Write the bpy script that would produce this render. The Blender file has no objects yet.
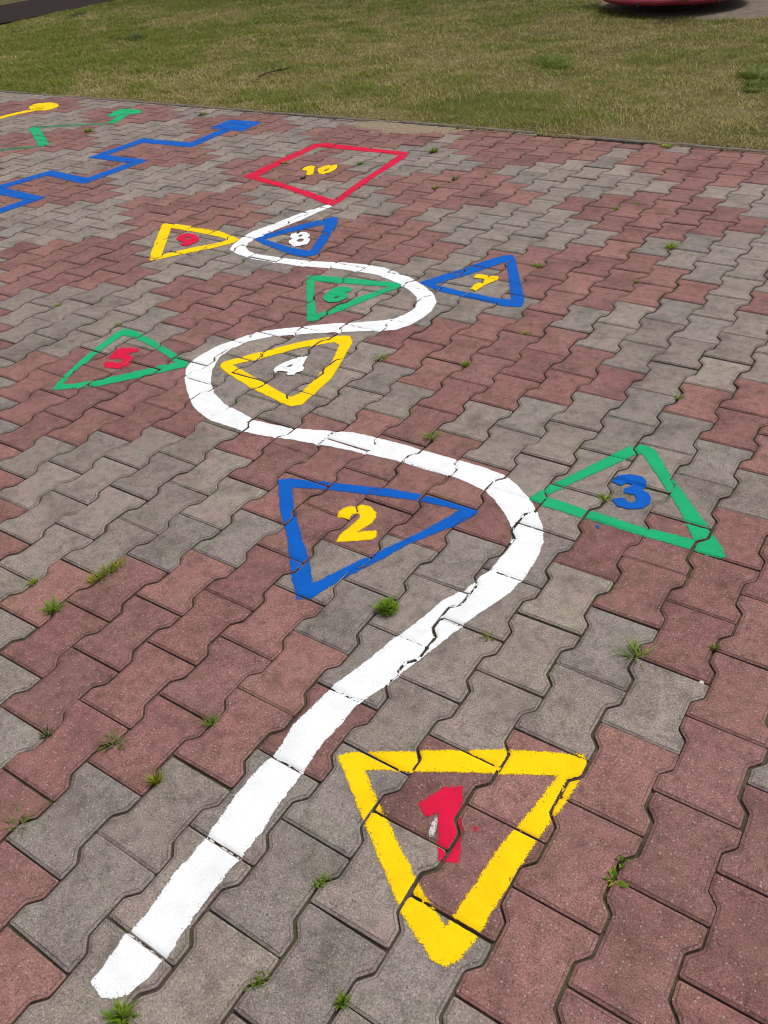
import bpy, math, random
import numpy as np

rnd = random.Random(7)
rng = np.random.default_rng(11)
scene = bpy.context.scene
COL = scene.collection

# ------------------------------------------------------------------ camera
F_PX, PITCH, ROLL, AZ, CAM_H, CAM_U, CAM_V = 823.4, 0.6606, 0.0894, -0.6275, 1.3811, 0.9171, -0.1669
FW = np.array([math.sin(AZ)*math.cos(PITCH), math.cos(AZ)*math.cos(PITCH), -math.sin(PITCH)])
RT = np.array([math.cos(AZ), -math.sin(AZ), 0.0])
UP = np.array([math.sin(AZ)*math.sin(PITCH), math.cos(AZ)*math.sin(PITCH), math.cos(PITCH)])
CX = math.cos(ROLL)*RT - math.sin(ROLL)*UP
CY = math.sin(ROLL)*RT + math.cos(ROLL)*UP
from mathutils import Matrix, Vector
cam_d = bpy.data.cameras.new('camera')
cam = bpy.data.objects.new('camera', cam_d)
COL.objects.link(cam)
m = Matrix.Identity(4)
for r in range(3):
    m[r][0], m[r][1], m[r][2] = CX[r], CY[r], -FW[r]
m[0][3], m[1][3], m[2][3] = CAM_U, CAM_V, CAM_H
cam.matrix_world = m
cam_d.sensor_fit = 'VERTICAL'
cam_d.sensor_height = 24.0
cam_d.lens = 24.0*F_PX/1024.0
cam_d.clip_start = 0.05
cam_d.clip_end = 500
scene.camera = cam

def survey(pts, z=0.0):
    """survey of the marks: sight lines met with the ground plane, in metres"""
    P = np.asarray(pts, float)
    a = (P[:, 0]-384)/F_PX; b = (512-P[:, 1])/F_PX
    c, s = math.cos(ROLL), math.sin(ROLL)
    a, b = c*a+s*b, -s*a+c*b
    d = FW + a[:, None]*RT + b[:, None]*UP
    t = (z-CAM_H)/d[:, 2]
    return np.stack([CAM_U+t*d[:, 0], CAM_V+t*d[:, 1]], 1)

# ------------------------------------------------------------------ world, sun
SUN_EL, SUN_AZ = math.radians(68), math.radians(28)     # azimuth clockwise from +Y
w = bpy.data.worlds.new('World'); scene.world = w; w.use_nodes = True
nt = w.node_tree; nt.nodes.clear()
sky = nt.nodes.new('ShaderNodeTexSky'); sky.sky_type = 'NISHITA'; sky.sun_disc = False
sky.sun_elevation = SUN_EL; sky.sun_rotation = SUN_AZ
sky.air_density = 1.0; sky.dust_density = 4.0; sky.ozone_density = 1.0
bg = nt.nodes.new('ShaderNodeBackground'); bg.inputs['Strength'].default_value = 0.14
hs = nt.nodes.new('ShaderNodeHueSaturation'); hs.inputs['Saturation'].default_value = 0.22
out = nt.nodes.new('ShaderNodeOutputWorld')
nt.links.new(sky.outputs[0], hs.inputs['Color']); nt.links.new(hs.outputs[0], bg.inputs[0]); nt.links.new(bg.outputs[0], out.inputs[0])
sd = bpy.data.lights.new('sun', 'SUN'); sd.energy = 1.5; sd.angle = math.radians(20); sd.color = (1, .965, .91)
so = bpy.data.objects.new('sun', sd); COL.objects.link(so)
sv = Vector((math.sin(SUN_AZ)*math.cos(SUN_EL), math.cos(SUN_AZ)*math.cos(SUN_EL), math.sin(SUN_EL)))
so.rotation_euler = sv.to_track_quat('Z', 'Y').to_euler(); so.location = sv*20
vs = scene.view_settings
vs.view_transform = 'Standard'; vs.look = 'None'; vs.gamma = 1; vs.exposure = 0.10
try: vs.use_curve_mapping = False
except Exception: pass
scene.cycles.max_bounces = 6
scene.cycles.filter_width = 1.05
scene.cycles.transparent_max_bounces = 8

# ------------------------------------------------------------------ helpers
def link(name, verts, faces, mat, parent=None, smooth=False, attrs=None, mats=None, midx=None):
    me = bpy.data.meshes.new(name)
    if isinstance(faces, np.ndarray):
        n, k = faces.shape
        me.vertices.add(len(verts)); me.vertices.foreach_set('co', np.asarray(verts, np.float32).ravel())
        me.loops.add(n*k); me.loops.foreach_set('vertex_index', faces.astype(np.int32).ravel())
        me.polygons.add(n); me.polygons.foreach_set('loop_start', np.arange(0, n*k, k, dtype=np.int32))
        me.polygons.foreach_set('loop_total', np.full(n, k, np.int32))
        me.update(calc_edges=True)
    else:
        me.from_pydata([tuple(map(float, v)) for v in verts], [], faces)
    me.validate()
    if attrs:
        for an, (kind, data) in attrs.items():
            if kind == 'c':
                a = me.attributes.new(an, 'FLOAT_COLOR', 'POINT'); a.data.foreach_set('color', np.asarray(data, np.float32).ravel())
            else:
                a = me.attributes.new(an, 'FLOAT', 'POINT'); a.data.foreach_set('value', np.asarray(data, np.float32).ravel())
    if smooth:
        me.polygons.foreach_set('use_smooth', [True]*len(me.polygons))
    for mm in (mats or [mat]): me.materials.append(mm)
    if midx is not None: me.polygons.foreach_set('material_index', midx)
    o = bpy.data.objects.new(name, me); COL.objects.link(o)
    if parent: o.parent = parent
    return o
def empty(name, loc):
    o = bpy.data.objects.new(name, None); o.location = loc; o.empty_display_size = .1; COL.objects.link(o); return o
def tag(o, label=None, cat=None, group=None, kind=None):
    if label: o['label'] = label
    if cat: o['category'] = cat
    if group: o['group'] = group
    if kind: o['kind'] = kind
    return o

def _h(ix, iy, seed):
    n = (ix.astype(np.int64)*374761393 + iy.astype(np.int64)*668265263 + seed*974711) & 0xffffffff
    n = ((n ^ (n >> 13))*1274126177) & 0xffffffff
    return ((n ^ (n >> 16)) & 0xffff)/65535.0
def vnoise(x, y, sc, seed=0):
    x = np.asarray(x)*sc; y = np.asarray(y)*sc
    ix = np.floor(x); iy = np.floor(y); fx = x-ix; fy = y-iy
    fx = fx*fx*(3-2*fx); fy = fy*fy*(3-2*fy); ix = ix.astype(int); iy = iy.astype(int)
    a, b, c, d = _h(ix, iy, seed), _h(ix+1, iy, seed), _h(ix, iy+1, seed), _h(ix+1, iy+1, seed)
    return (a*(1-fx)+b*fx)*(1-fy)+(c*(1-fx)+d*fx)*fy
def fbm(x, y, sc, seed=0, o=3):
    s = 0; a = 1; t = 0
    for i in range(o):
        s = s+a*vnoise(x, y, sc*2**i, seed+i*17); t += a; a *= .55
    return s/t

class NT:
    def __init__(self, name):
        self.m = bpy.data.materials.new(name); self.m.use_nodes = True
        self.t = self.m.node_tree; self.t.nodes.clear()
        self.out = self.t.nodes.new('ShaderNodeOutputMaterial')
        self.b = self.t.nodes.new('ShaderNodeBsdfPrincipled')
        self.t.links.new(self.b.outputs[0], self.out.inputs[0])
    def n(self, typ, **kw):
        nd = self.t.nodes.new(typ)
        for k, v in kw.items():
            if k.startswith('i_'): nd.inputs[k[2:].replace('_', ' ')].default_value = v
            else: setattr(nd, k, v)
        return nd
    def l(self, a, b): self.t.links.new(a, b)
    def pos(self):
        if not hasattr(self, '_p'): self._p = self.n('ShaderNodeNewGeometry').outputs['Position']
        return self._p
    def noise(self, scale, detail=2, rough=.5, dist=0.):
        nd = self.n('ShaderNodeTexNoise'); nd.inputs['Scale'].default_value = scale; nd.inputs['Detail'].default_value = detail
        nd.inputs['Roughness'].default_value = rough; nd.inputs['Distortion'].default_value = dist
        self.l(self.pos(), nd.inputs['Vector']); return nd.outputs['Fac']
    def voro(self, scale):
        nd = self.n('ShaderNodeTexVoronoi'); nd.inputs['Scale'].default_value = scale
        self.l(self.pos(), nd.inputs['Vector']); return nd
    def ramp(self, fac, stops):
        r = self.n('ShaderNodeValToRGB'); e = r.color_ramp.elements
        while len(e) < len(stops): e.new(.5)
        for el, (p, c) in zip(e, stops):
            el.position = p; el.color = (c, c, c, 1) if not isinstance(c, tuple) else (*c, 1)
        self.l(fac, r.inputs[0]); return r.outputs[0]
    def mix(self, a, b, fac, mode='MIX'):
        x = self.n('ShaderNodeMix', data_type='RGBA', blend_type=mode)
        for s, v in ((x.inputs[0], fac), (x.inputs[6], a), (x.inputs[7], b)):
            if isinstance(v, (int, float)): s.default_value = v
            elif isinstance(v, tuple): s.default_value = (*v, 1)
            else: self.l(v, s)
        return x.outputs[2]
    def math(self, op, a, b=None, c=None):
        x = self.n('ShaderNodeMath', operation=op)
        for i, v in enumerate((a, b, c)):
            if v is None: continue
            if isinstance(v, (int, float)): x.inputs[i].default_value = v
            else: self.l(v, x.inputs[i])
        return x.outputs[0]
    def attr(self, name): return self.n('ShaderNodeAttribute', attribute_name=name)
    def bump(self, h, strength, dist):
        b = self.n('ShaderNodeBump'); b.inputs['Strength'].default_value = strength; b.inputs['Distance'].default_value = dist
        self.l(h, b.inputs['Height']); self.l(b.outputs[0], self.b.inputs['Normal'])
    def base(self, c, rough=.85, spec=.25):
        s = self.b.inputs['Base Color']
        if isinstance(c, tuple): s.default_value = (*c, 1)
        else: self.l(c, s)
        self.b.inputs['Roughness'].default_value = rough
        self.b.inputs['Specular IOR Level'].default_value = spec

# ------------------------------------------------------------------ materials
def mat_paver():
    M = NT('concrete_paver')
    tint = M.attr('tint').outputs['Color']
    rim = M.attr('rim').outputs['Fac']
    grain = M.ramp(M.noise(360, 3, .85), [(.30, .22), (.45, .86), (.56, 1.12), (.71, 1.95)])
    c = M.mix(tint, grain, 1.0, 'MULTIPLY')
    mott = M.ramp(M.noise(36, 5, .68, .3), [(.34, .70), (.5, 1.0), (.68, 1.15)])
    c = M.mix(c, mott, .85, 'MULTIPLY')
    hue = M.ramp(M.noise(11, 4, .6), [(.36, (1.06, .98, 1.00)), (.5, (1.0, 1.0, 1.0)), (.66, (.97, 1.02, .93))])
    c = M.mix(c, hue, 1.0, 'MULTIPLY')
    stain = M.ramp(M.noise(6.5, 6, .66), [(.35, .55), (.5, 1.0), (.68, 1.12)])
    c = M.mix(c, stain, .62, 'MULTIPLY')
    # grime that has settled on the worn rim and in the joints
    grime = M.math('MULTIPLY', rim, M.ramp(M.noise(55, 4, .65), [(.30, .35), (.58, 1.0)]))
    c = M.mix(c, (.055, .047, .036), M.math('MULTIPLY', grime, .9))
    # pale and dark aggregate showing through the worn face
    v = M.voro(150); spot = M.ramp(v.outputs['Distance'], [(.14, 1.0), (.30, 0.0)])
    sel = M.ramp(v.outputs['Color'], [(.60, 0.0), (.70, 1.0)])
    ag = M.math('MULTIPLY', spot, sel)
    c = M.mix(c, (.46, .40, .36), M.math('MULTIPLY', ag, .55))
    v2 = M.voro(85); spot2 = M.ramp(v2.outputs['Distance'], [(.10, 1.0), (.22, 0.0)])
    sel2 = M.ramp(v2.outputs['Color'], [(.62, 0.0), (.68, 1.0)])
    c = M.mix(c, (.045, .040, .036), M.math('MULTIPLY', M.math('MULTIPLY', spot2, sel2), .6))
    # a thin film of dry lichen in places
    li = M.ramp(M.noise(2.3, 5, .7), [(.60, 0.0), (.74, 1.0)])
    c = M.mix(c, (.17, .155, .10), M.math('MULTIPLY', li, .16))
    M.base(c, .95, .08)
    hgt = M.mix(M.noise(380, 2, .6), M.noise(70, 4, .6), .45)
    M.bump(hgt, .55, .0022)
    return M.m
def mat_paint(name, col, hole=.28, joint_fill=.5, fine=.014):
    M = NT(name)
    n1 = M.noise(14, 4, .6); n2 = M.noise(300, 2, .6)
    c = M.mix(col, M.ramp(n1, [(.3, .86), (.6, 1.0)]), .9, 'MULTIPLY')
    c = M.mix(c, M.ramp(n2, [(.28, .72), (.45, 1.0)]), .55, 'MULTIPLY')
    dirt = M.ramp(M.noise(70, 5, .7), [(.64, 0.0), (.78, 1.0)])
    c = M.mix(c, (.16, .13, .10), M.math('MULTIPLY', dirt, .18))
    M.base(c, .85, .08)
    M.bump(M.mix(M.noise(330, 2, .6), M.noise(60, 3, .6), .4), .4, .0016)
    e = M.attr('edge').outputs['Fac']; d = M.attr('joint').outputs['Fac']
    # ragged brush edge: coarse wobble + fine grain (metres)
    wob = M.math('MULTIPLY', M.math('SUBTRACT', M.noise(46, 3, .6), .5), .010)
    fin = M.math('MULTIPLY', M.math('SUBTRACT', M.noise(420, 2, .7), .5), fine)
    a = M.math('GREATER_THAN', M.math('ADD', M.math('ADD', e, wob), fin), 0.0)
    # thin spots near the border, where the brush ran dry
    near = M.n('ShaderNodeMapRange'); M.l(e, near.inputs[0])
    near.inputs[1].default_value = .0; near.inputs[2].default_value = .022; near.inputs[3].default_value = .40; near.inputs[4].default_value = hole
    a2 = M.math('GREATER_THAN', M.noise(240, 3, .65), near.outputs[0])
    # paint only half reaches into the joints
    jj = M.math('ADD', d, M.math('MULTIPLY', M.math('SUBTRACT', M.noise(130, 3, .6), .5), .004))
    a3 = M.math('MAXIMUM', M.math('GREATER_THAN', jj, .0006), M.math('GREATER_THAN', M.noise(42, 3, .6), 1.0-joint_fill))
    al = M.math('MULTIPLY', M.math('MULTIPLY', a, a2), a3)
    M.l(al, M.b.inputs['Alpha'])
    return M.m
def mat_simple(name, col, rough=.8, var=.25, scale=30, bump=.3, spec=.3, bd=.002):
    M = NT(name)
    n = M.noise(scale, 5, .65)
    M.base(M.mix(col, M.ramp(n, [(.3, 1-var), (.5, 1.0), (.7, 1+var)]), 1.0, 'MULTIPLY'), rough, spec)
    M.bump(M.noise(scale*4, 3, .6), bump, bd)
    return M.m
def mat_blade(name, trans=.35):
    M = NT(name)
    c = M.attr('tint').outputs['Color']
    M.base(c, .55, .25)
    tr = M.n('ShaderNodeBsdfTranslucent'); M.l(c, tr.inputs[0])
    mx = M.n('ShaderNodeMixShader'); mx.inputs[0].default_value = trans
    M.l(M.b.outputs[0], mx.inputs[1]); M.l(tr.outputs[0], mx.inputs[2]); M.l(mx.outputs[0], M.out.inputs[0])
    return M.m
MP = mat_paver()
PAINT = dict(
    white=mat_paint('white_road_paint', (.76, .77, .78), .20, .46, .008),
    yellow=mat_paint('yellow_road_paint', (.86, .55, .004), .22, .40, .017),
    blue=mat_paint('blue_road_paint', (.004, .095, .43), .22, .40, .016),
    green=mat_paint('green_road_paint', (.014, .35, .14), .24, .40, .018),
    scuffed=mat_paint('scuffed_white_paint', (.55, .53, .52), .54, .2, .02),
    faded=mat_paint('faded_green_paint', (.030, .26, .12), .52, .30, .03),
    red=mat_paint('red_road_paint', (.58, .010, .048), .24, .40, .018))
MBL = mat_blade('grass_blade')

# ------------------------------------------------------------------ paver lattice
P_U, P_W = .1420, .1625
GAP = .0022
WARP = (.0046, -.0020, 0.0, .0019, 0.0, -.0005)
KERB_V = 4.985
def warp(U, V):
    e = WARP
    return U+e[0]*V*V+e[1]*U*V+e[2]*U*U, V+e[3]*V*V+e[4]*U*V+e[5]*U*U
def unwarp(X, Y):
    U = np.array(X, float); V = np.array(Y, float)
    for _ in range(6):
        a, b = warp(U, V); U = U-(a-X); V = V-(b-Y)
    return U, V
def half_outline():
    hw = P_W/2-GAP; hn = P_U-P_W/2-GAP; g = GAP*.72
    raw = [((0, g), 0), ((hw, g), .0055), ((hw, .0376), .0045), ((hn, .0598), .0045), ((hn, .1402), .0045), ((hw, .1624), .0045), ((hw, .2-g), .0055), ((0, .2-g), 0)]
    pts = []
    for i in range(1, len(raw)-1):
        p0, p1, p2 = (np.array(raw[i+k][0]) for k in (-1, 0, 1)); r = raw[i][1]
        a = (p0-p1)/np.linalg.norm(p0-p1); b = (p2-p1)/np.linalg.norm(p2-p1)
        s, e = p1+a*r, p1+b*r
        for t in (0, .33, .67, 1):
            pts.append((1-t)**2*s+2*t*(1-t)*p1+t*t*e)
    return np.array(pts)
HALF = half_outline(); NH = len(HALF)
OUT = np.concatenate([HALF, HALF[::-1]*np.array([-1, 1])])       # CCW ring, local (u, v from lower end)
OUT[:, 1] -= .1
NO = len(OUT)
def inset(P, d):
    nx = np.roll(P, -1, 0)-np.roll(P, 1, 0)
    nrm = np.stack([-nx[:, 1], nx[:, 0]], 1); nrm /= np.linalg.norm(nrm, axis=1)[:, None]
    return P+nrm*d
PROF = [(0.0, -.030), (0.0, -.0034), (.0006, -.0021), (.0046, -.0016), (.0054, -.0005), (.0070, 0.0)]
RINGS = [inset(OUT, d) for d, z in PROF]
I0, I1, K0, K1 = -90, 40, -40, 70
NI, NK = I1-I0, K1-K0
jz = rng.normal(0, .0007, (NI, NK)); jtx = rng.normal(0, .0055, (NI, NK)); jty = rng.normal(0, .0055, (NI, NK))
jx = rng.normal(0, .0009, (NI, NK)); jy = rng.normal(0, .0009, (NI, NK)); jr = rng.normal(0, .006, (NI, NK))
jz = np.clip(jz, -.0016, .0016)
def settle(x, y):                                                  # gentle settling of the bed
    return (fbm(x, y, .9, 5, 2)-.5)*.014
def is_grey(i, k):
    d = (i+k)//2; e = (k-i)//2
    if k >= 47 and -16 <= i: return (i, k) in ((-4, 48), (-11, 49))    # the last courses by the kerb are mended in red
    return (d//4+(e+2)//4) % 2 == 0

def build_pavement():
    V = []; Fq = []; T = []; R = []; off = 0
    ring_faces = []
    nr = len(PROF)
    for r in range(nr-1):
        for j in range(NO):
            j2 = (j+1) % NO
            ring_faces.append((r*NO+j, r*NO+j2, (r+1)*NO+j2, (r+1)*NO+j))
    base = (nr-1)*NO
    for j in range(NH-1):
        ring_faces.append((base+j, base+j+1, base+NO-2-j, base+NO-1-j))
    ring_faces = np.array(ring_faces)
    rimv = np.concatenate([np.full(NO, v) for v in (1., .8, .0, .12, 1., .12)])
    lu = np.concatenate([r[:, 0] for r in RINGS]); lv = np.concatenate([r[:, 1] for r in RINGS])
    lz = np.concatenate([np.full(NO, z) for d, z in PROF])
    grey_pal = [(.250, .209, .184), (.236, .198, .176), (.228, .196, .178), (.262, .219, .188), (.242, .203, .180)]
    red_pal = [(.236, .118, .106), (.220, .109, .100), (.246, .127, .113), (.215, .111, .102), (.230, .119, .107)]
    for i in range(-72, 30):
        for k in range(-24, 56):
            if (i-k) % 2: continue
            x, y = warp(i*P_U, .1*k+.1)
            if not (-9.8 < x < 3.6 and -2.2 < y < KERB_V+.085): continue
            a, b = i-I0, k-K0
            c, s = math.cos(jr[a, b]), math.sin(jr[a, b])
            U = i*P_U+jx[a, b]+c*lu-s*lv; W = .1*k+.1+jy[a, b]+s*lu+c*lv
            X, Y = warp(U, W)
            Z = lz+jz[a, b]+jtx[a, b]*lu+jty[a, b]*lv+settle(X, Y)
            kv = KERB_V-.010-(.026 if (-1.42 < x < -.72 or -2.12 < x < -1.82) else 0)
            if Y.max() > kv:
                lim = kv-np.repeat([0, 0, .0006, .0046, .0054, .0070], NO)
                Y = np.minimum(Y, lim)
            V.append(np.stack([X, Y, Z], 1)); Fq.append(ring_faces+off); off += len(X)
            pal = grey_pal if is_grey(i, k) else red_pal
            hsh = int(_h(np.array([i]), np.array([k]), 3)[0]*997)
            col = np.array(pal[hsh % len(pal)])*(1.0+.10*(_h(np.array([i]), np.array([k]), 9)[0]-.5)*2)
            T.append(np.tile(np.array([*col, 1.0]), (len(X), 1))); R.append(rimv)
    return link('pavement', np.concatenate(V), np.concatenate(Fq), MP, attrs={'tint': ('c', np.concatenate(T)), 'rim': ('f', np.concatenate(R))})
tag(build_pavement(), kind='structure')

def seg_sd(P, poly):
    """signed distance (positive inside) of points to a closed polygon"""
    d2 = np.full(len(P), 1e9); ins = np.zeros(len(P), bool)
    for a, b in zip(poly, np.roll(poly, -1, 0)):
        e = b-a; L = e@e
        if L < 1e-14: continue
        t = np.clip(((P-a)@e)/L, 0, 1); q = P-a-t[:, None]*e
        d2 = np.minimum(d2, (q*q).sum(1))
        if a[1] != b[1]:
            cr = (a[1] > P[:, 1]) != (b[1] > P[:, 1])
            ins ^= cr & (P[:, 0] < (b[0]-a[0])*(P[:, 1]-a[1])/(b[1]-a[1])+a[0])
    d = np.sqrt(d2); return np.where(ins, d, -d)
def paver_surface(X, Y):
    """distance to the nearest paver rim (positive on a paver) and surface height"""
    U, W = unwarp(X, Y)
    best = np.full(len(U), -1.0); z = np.full(len(U), -.0072)
    i0 = np.round(U/P_U).astype(int)
    for di in (-1, 0, 1):
        i = i0+di
        kk = np.floor((W*10-i)/2+1e-9).astype(int)*2+i
        for dk in (-2, 0, 2):
            k = kk+dk
            lu0 = U-i*P_U; lv0 = W-(.1*k+.1)
            near = (np.abs(lu0) < .10) & (np.abs(lv0) < .115)
            if not near.any(): continue
            ii = i[near]-I0; kb = k[near]-K0
            a, b = lu0[near]-jx[ii, kb], lv0[near]-jy[ii, kb]
            c, s = np.cos(jr[ii, kb]), np.sin(jr[ii, kb])
            a, b = c*a+s*b, -s*a+c*b
            d = seg_sd(np.stack([a, b], 1), OUT)
            zz = np.interp(d, [-.0008, 0, .0006, .0046, .0054, .0070], [-.0072, -.0034, -.0021, -.0016, -.0005, 0.0])
            zz = zz+jz[ii, kb]+jtx[ii, kb]*a+jty[ii, kb]*b
            cur = best[near]; better = d > cur
            idx = np.where(near)[0][better]
            best[idx] = d[better]; z[idx] = zz[better]
    return best, z+settle(X, Y)

# ------------------------------------------------------------------ paint
def paint_mesh(name, col, polys, holes=(), origin=(0, 0), parent=None, crisp=1.0):
    """a coat of paint that follows the paver faces; polys, holes: world outlines in metres"""
    allp = np.concatenate(polys)
    ctr = allp.mean(0); t = math.sqrt((ctr[0]-CAM_U)**2+(ctr[1]-CAM_V)**2+CAM_H**2)
    st = min(max(.0019*t, .0026), .0055)
    lo = allp.min(0)-.015; hi = allp.max(0)+.015
    nx, ny = int((hi[0]-lo[0])/st)+2, int((hi[1]-lo[1])/st)+2
    gx, gy = np.meshgrid(lo[0]+np.arange(nx)*st, lo[1]+np.arange(ny)*st, indexing='ij')
    P = np.stack([gx.ravel(), gy.ravel()], 1)
    sdm = np.full(len(P), -1.0)
    for q in polys: sdm = np.maximum(sdm, seg_sd(P, q))
    for q in holes: sdm = np.minimum(sdm, -seg_sd(P, q))
    keepv = (sdm > -.010).reshape(nx, ny)
    cell = keepv[:-1, :-1] | keepv[1:, :-1] | keepv[:-1, 1:] | keepv[1:, 1:]
    ci, cj = np.where(cell)
    f = np.stack([ci*ny+cj, (ci+1)*ny+cj, (ci+1)*ny+cj+1, ci*ny+cj+1], 1)
    used, inv = np.unique(f, return_inverse=True); f = inv.reshape(f.shape)
    Q = P[used]
    d, z = paver_surface(Q[:, 0], Q[:, 1])
    lift = .0007+.28*max(st-.0026, 0)+.0002+(.0016 if crisp > 1 else 0)
    V = np.stack([Q[:, 0]-origin[0], Q[:, 1]-origin[1], z+lift], 1)
    return link(name, V, f, PAINT[col], parent=parent, smooth=True, attrs={'edge': ('f', sdm[used]*crisp), 'joint': ('f', d+(.0070 if crisp > 1 else 0.0))})

def stroke(path, wd):
    """outline of a stripe of constant width along a centre line, mitred at the turns"""
    path = np.array(path, float); L = []; Rr = []
    for i, p in enumerate(path):
        a = path[i]-path[i-1] if i > 0 else path[1]-path[0]
        b = path[i+1]-path[i] if i < len(path)-1 else a
        a = a/np.linalg.norm(a); b = b/np.linalg.norm(b)
        n = np.array([-a[1]-b[1], a[0]+b[0]]); n /= np.linalg.norm(n)
        s = wd/2/max(.35, n@np.array([-a[1], a[0]]))
        L.append(p+n*s); Rr.append(p-n*s)
    return np.array(L+Rr[::-1])

def field(name, label, ring_col, outer, inner, num_col, nums, num_holes=(), num_label=None, group='numbered fields along the white painted line'):
    o, i = survey(outer), survey(inner)
    c = o.mean(0)
    root = tag(empty(name, (c[0], c[1], 0)), label, 'floor marking', group)
    paint_mesh('outline', ring_col, [o], [i], c, root)
    nm = paint_mesh('numeral', num_col, [survey(q) for q in nums], [survey(q) for q in num_holes], c, root, 1.0 if c[1] < 1.6 else 3.0)
    if num_label: nm['label'] = num_label
    return root

# the long winding white line
WL = [(91,983),(103,969),(125,934),(135,927),(149,911),(175,872),(193,854),(212,829),(238,792),(259.5,767),(276,753),(293,725),(328,690),(335,683.5),(362,664),(384,646),(391.5,639),(403,632),(423,617),(444,599),(466.5,588),(476.5,579),(491.5,568),(506.5,549),(513,534),(510,523),(504,512),(494,499),(484,490),(469,483),(451.5,475.5),(426.5,469),(404,462),(384,457.5),(350,450),(317,444),(294.5,440),(259.5,435),(239.5,430),(212,421),(199.5,413),(192,405),(187,391),(184.5,378),(186,367),(192,360),(202,354),(217,346),(242,337),(257,331.5),(279.5,328.5),(302,326.5),(332,323.5),(362,321.5),(384,320),(396,318),(409,312),(417,303.5),(416.5,297),(409,290),(399,284),(384,277.5),(377,275),(357,271.5),(332,268),(302,266),(277,263),(252,259),(237,254.5),(229.5,250),(233,245.5),(239.5,239.5),(252,232),(277,223),(302,213),(323,206.5),(329,205)]
WR = [(100,998),(112,1000),(125,997),(147,981),(162.5,962),(170,953),(192,919),(224,878),(239.5,859.5),(262,832),(274.5,810),(292,787.5),(306,767.5),(314.5,755),(324.5,741),(339.5,726),(357,704),(366,698),(383,688),(399,675),(421.5,657.5),(442.5,641),(466.5,622),(489,607),(509,593),(524,578),(538,556),(543.5,540.5),(542.5,525.5),(537.5,511),(528,497),(516.5,484),(505,475),(484,467),(459,460),(424,450),(404,444),(384,439),(352,432),(317,430),(292,428),(254.5,420),(242,413),(224.5,404),(214.5,393.5),(211,383.5),(212,371),(219.5,357),(232,348),(249.5,341),(274.5,336),(312,333.5),(352,331.5),(384,330.5),(396,330),(409,325.5),(421.5,319),(432,311),(436.5,302),(434,294),(424,286),(409,277),(394,271),(384,267.5),(367,264.5),(342,262),(312,261),(282,258),(259.5,255),(249,251.5),(246,247.5),(248,244),(255,239),(274.5,231),(299.5,221),(317,213),(332,207)]
ws = survey(WL+WR[::-1])
wl = paint_mesh('painted_line', 'white', [ws])
tag(wl, 'long winding white painted line snaking across the pavers past the numbered fields', 'floor marking')

tri = field('painted_triangle', 'yellow painted triangle with red numeral 1, largest and nearest of the triangles', 'yellow',
      [(337.5,755.5),(347,752),(384,751),(444,751),(504,749),(550,751),(584,754),(588,760),(577,785),(564,806),(544,830),(500,900),(479,935),(459,961),(445,967.5),(432,960),(404,920),(384,872),(360,812)],
      [(364.5,770.5),(384,770),(416.5,772),(450,773),(496.5,774),(557,775),(542,797),(514,830),(499,848),(456.5,912),(445.5,926.5),(424,894.5),(399,845),(377,800)],
      'red', [[(418.5,804.5),(443,788),(462,787),(461,830),(459.5,863),(438,862.5),(438.5,813),(425,818)], [(473,828),(476,827),(478,830),(475,832.5)], [(461,826),(464,829),(462,834)]])
tc = np.array(tri.location[:2])
paint_mesh('paint_smear', 'scuffed', [survey([(429.5,838),(430.5,829),(434,820),(437,817),(437.5,822),(435,830),(432,838)])], (), tc, tri)
field('painted_triangle', 'blue painted triangle with yellow numeral 2, in the first bend of the white line', 'blue',
      [(278,480),(283,478),(292,478),(317,480),(342,483),(384,487.5),(416.5,493),(446.5,499),(474,507),(479,510),(473,516),(456.5,524),(409,543),(384,557),(342,578),(317,593.5),(309.5,598.5),(296,598),(292,578),(287,535.5),(280,508)],
      [(292,487),(329.5,489),(384,496),(421.5,500.5),(459,509),(454,513),(416.5,533),(384,548),(352,563),(317,580.5),(312,581.5),(309.5,560.5),(300,530.5),(294,505.5)],
      'yellow', [[(337,515.5),(339,510),(343,507),(354.5,505),(362,503.5),(370,505.5),(376,511),(376,516),(372,522),(357,531),(376,529),(377,535.5),(372,538.5),(355,540),(336,541),(339.5,534),(357,519.5),(360,515),(358,512),(352,512.5),(349,518)]])
field('painted_triangle', 'green painted triangle with blue numeral 3, touching the outer side of the white line', 'green',
      [(528,498),(546.5,486),(576,472),(608.5,456),(626,448),(634,445),(645,443.5),(655,449),(671,475.5),(686,495.5),(708.5,526),(722,546),(726,556),(721,557),(691,549),(646,536),(576,515.5),(559,509.5),(539,504)],
      [(546,495),(576,481),(608.5,467),(636,454),(642,452.5),(661,481),(676,503.5),(686,523),(693.5,539),(676,534),(646,527),(610,515.5),(576,505.5)],
      'blue', [[(611,480.5),(617,475.5),(630,474),(642,476.5),(647,482),(645,487),(642,489.5),(648,492),(651.5,497),(650,503),(643.5,507.5),(630,508.5),(617,505.5),(612,498),(623.5,497),(628.5,502),(635,501.5),(637,497.5),(634,494),(624,492),(624.5,487.5),(631,486),(632.5,483.5),(627,482),(621,485.5)], [(595.5,525),(598,524),(600,526.5),(597,528)]])
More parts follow.
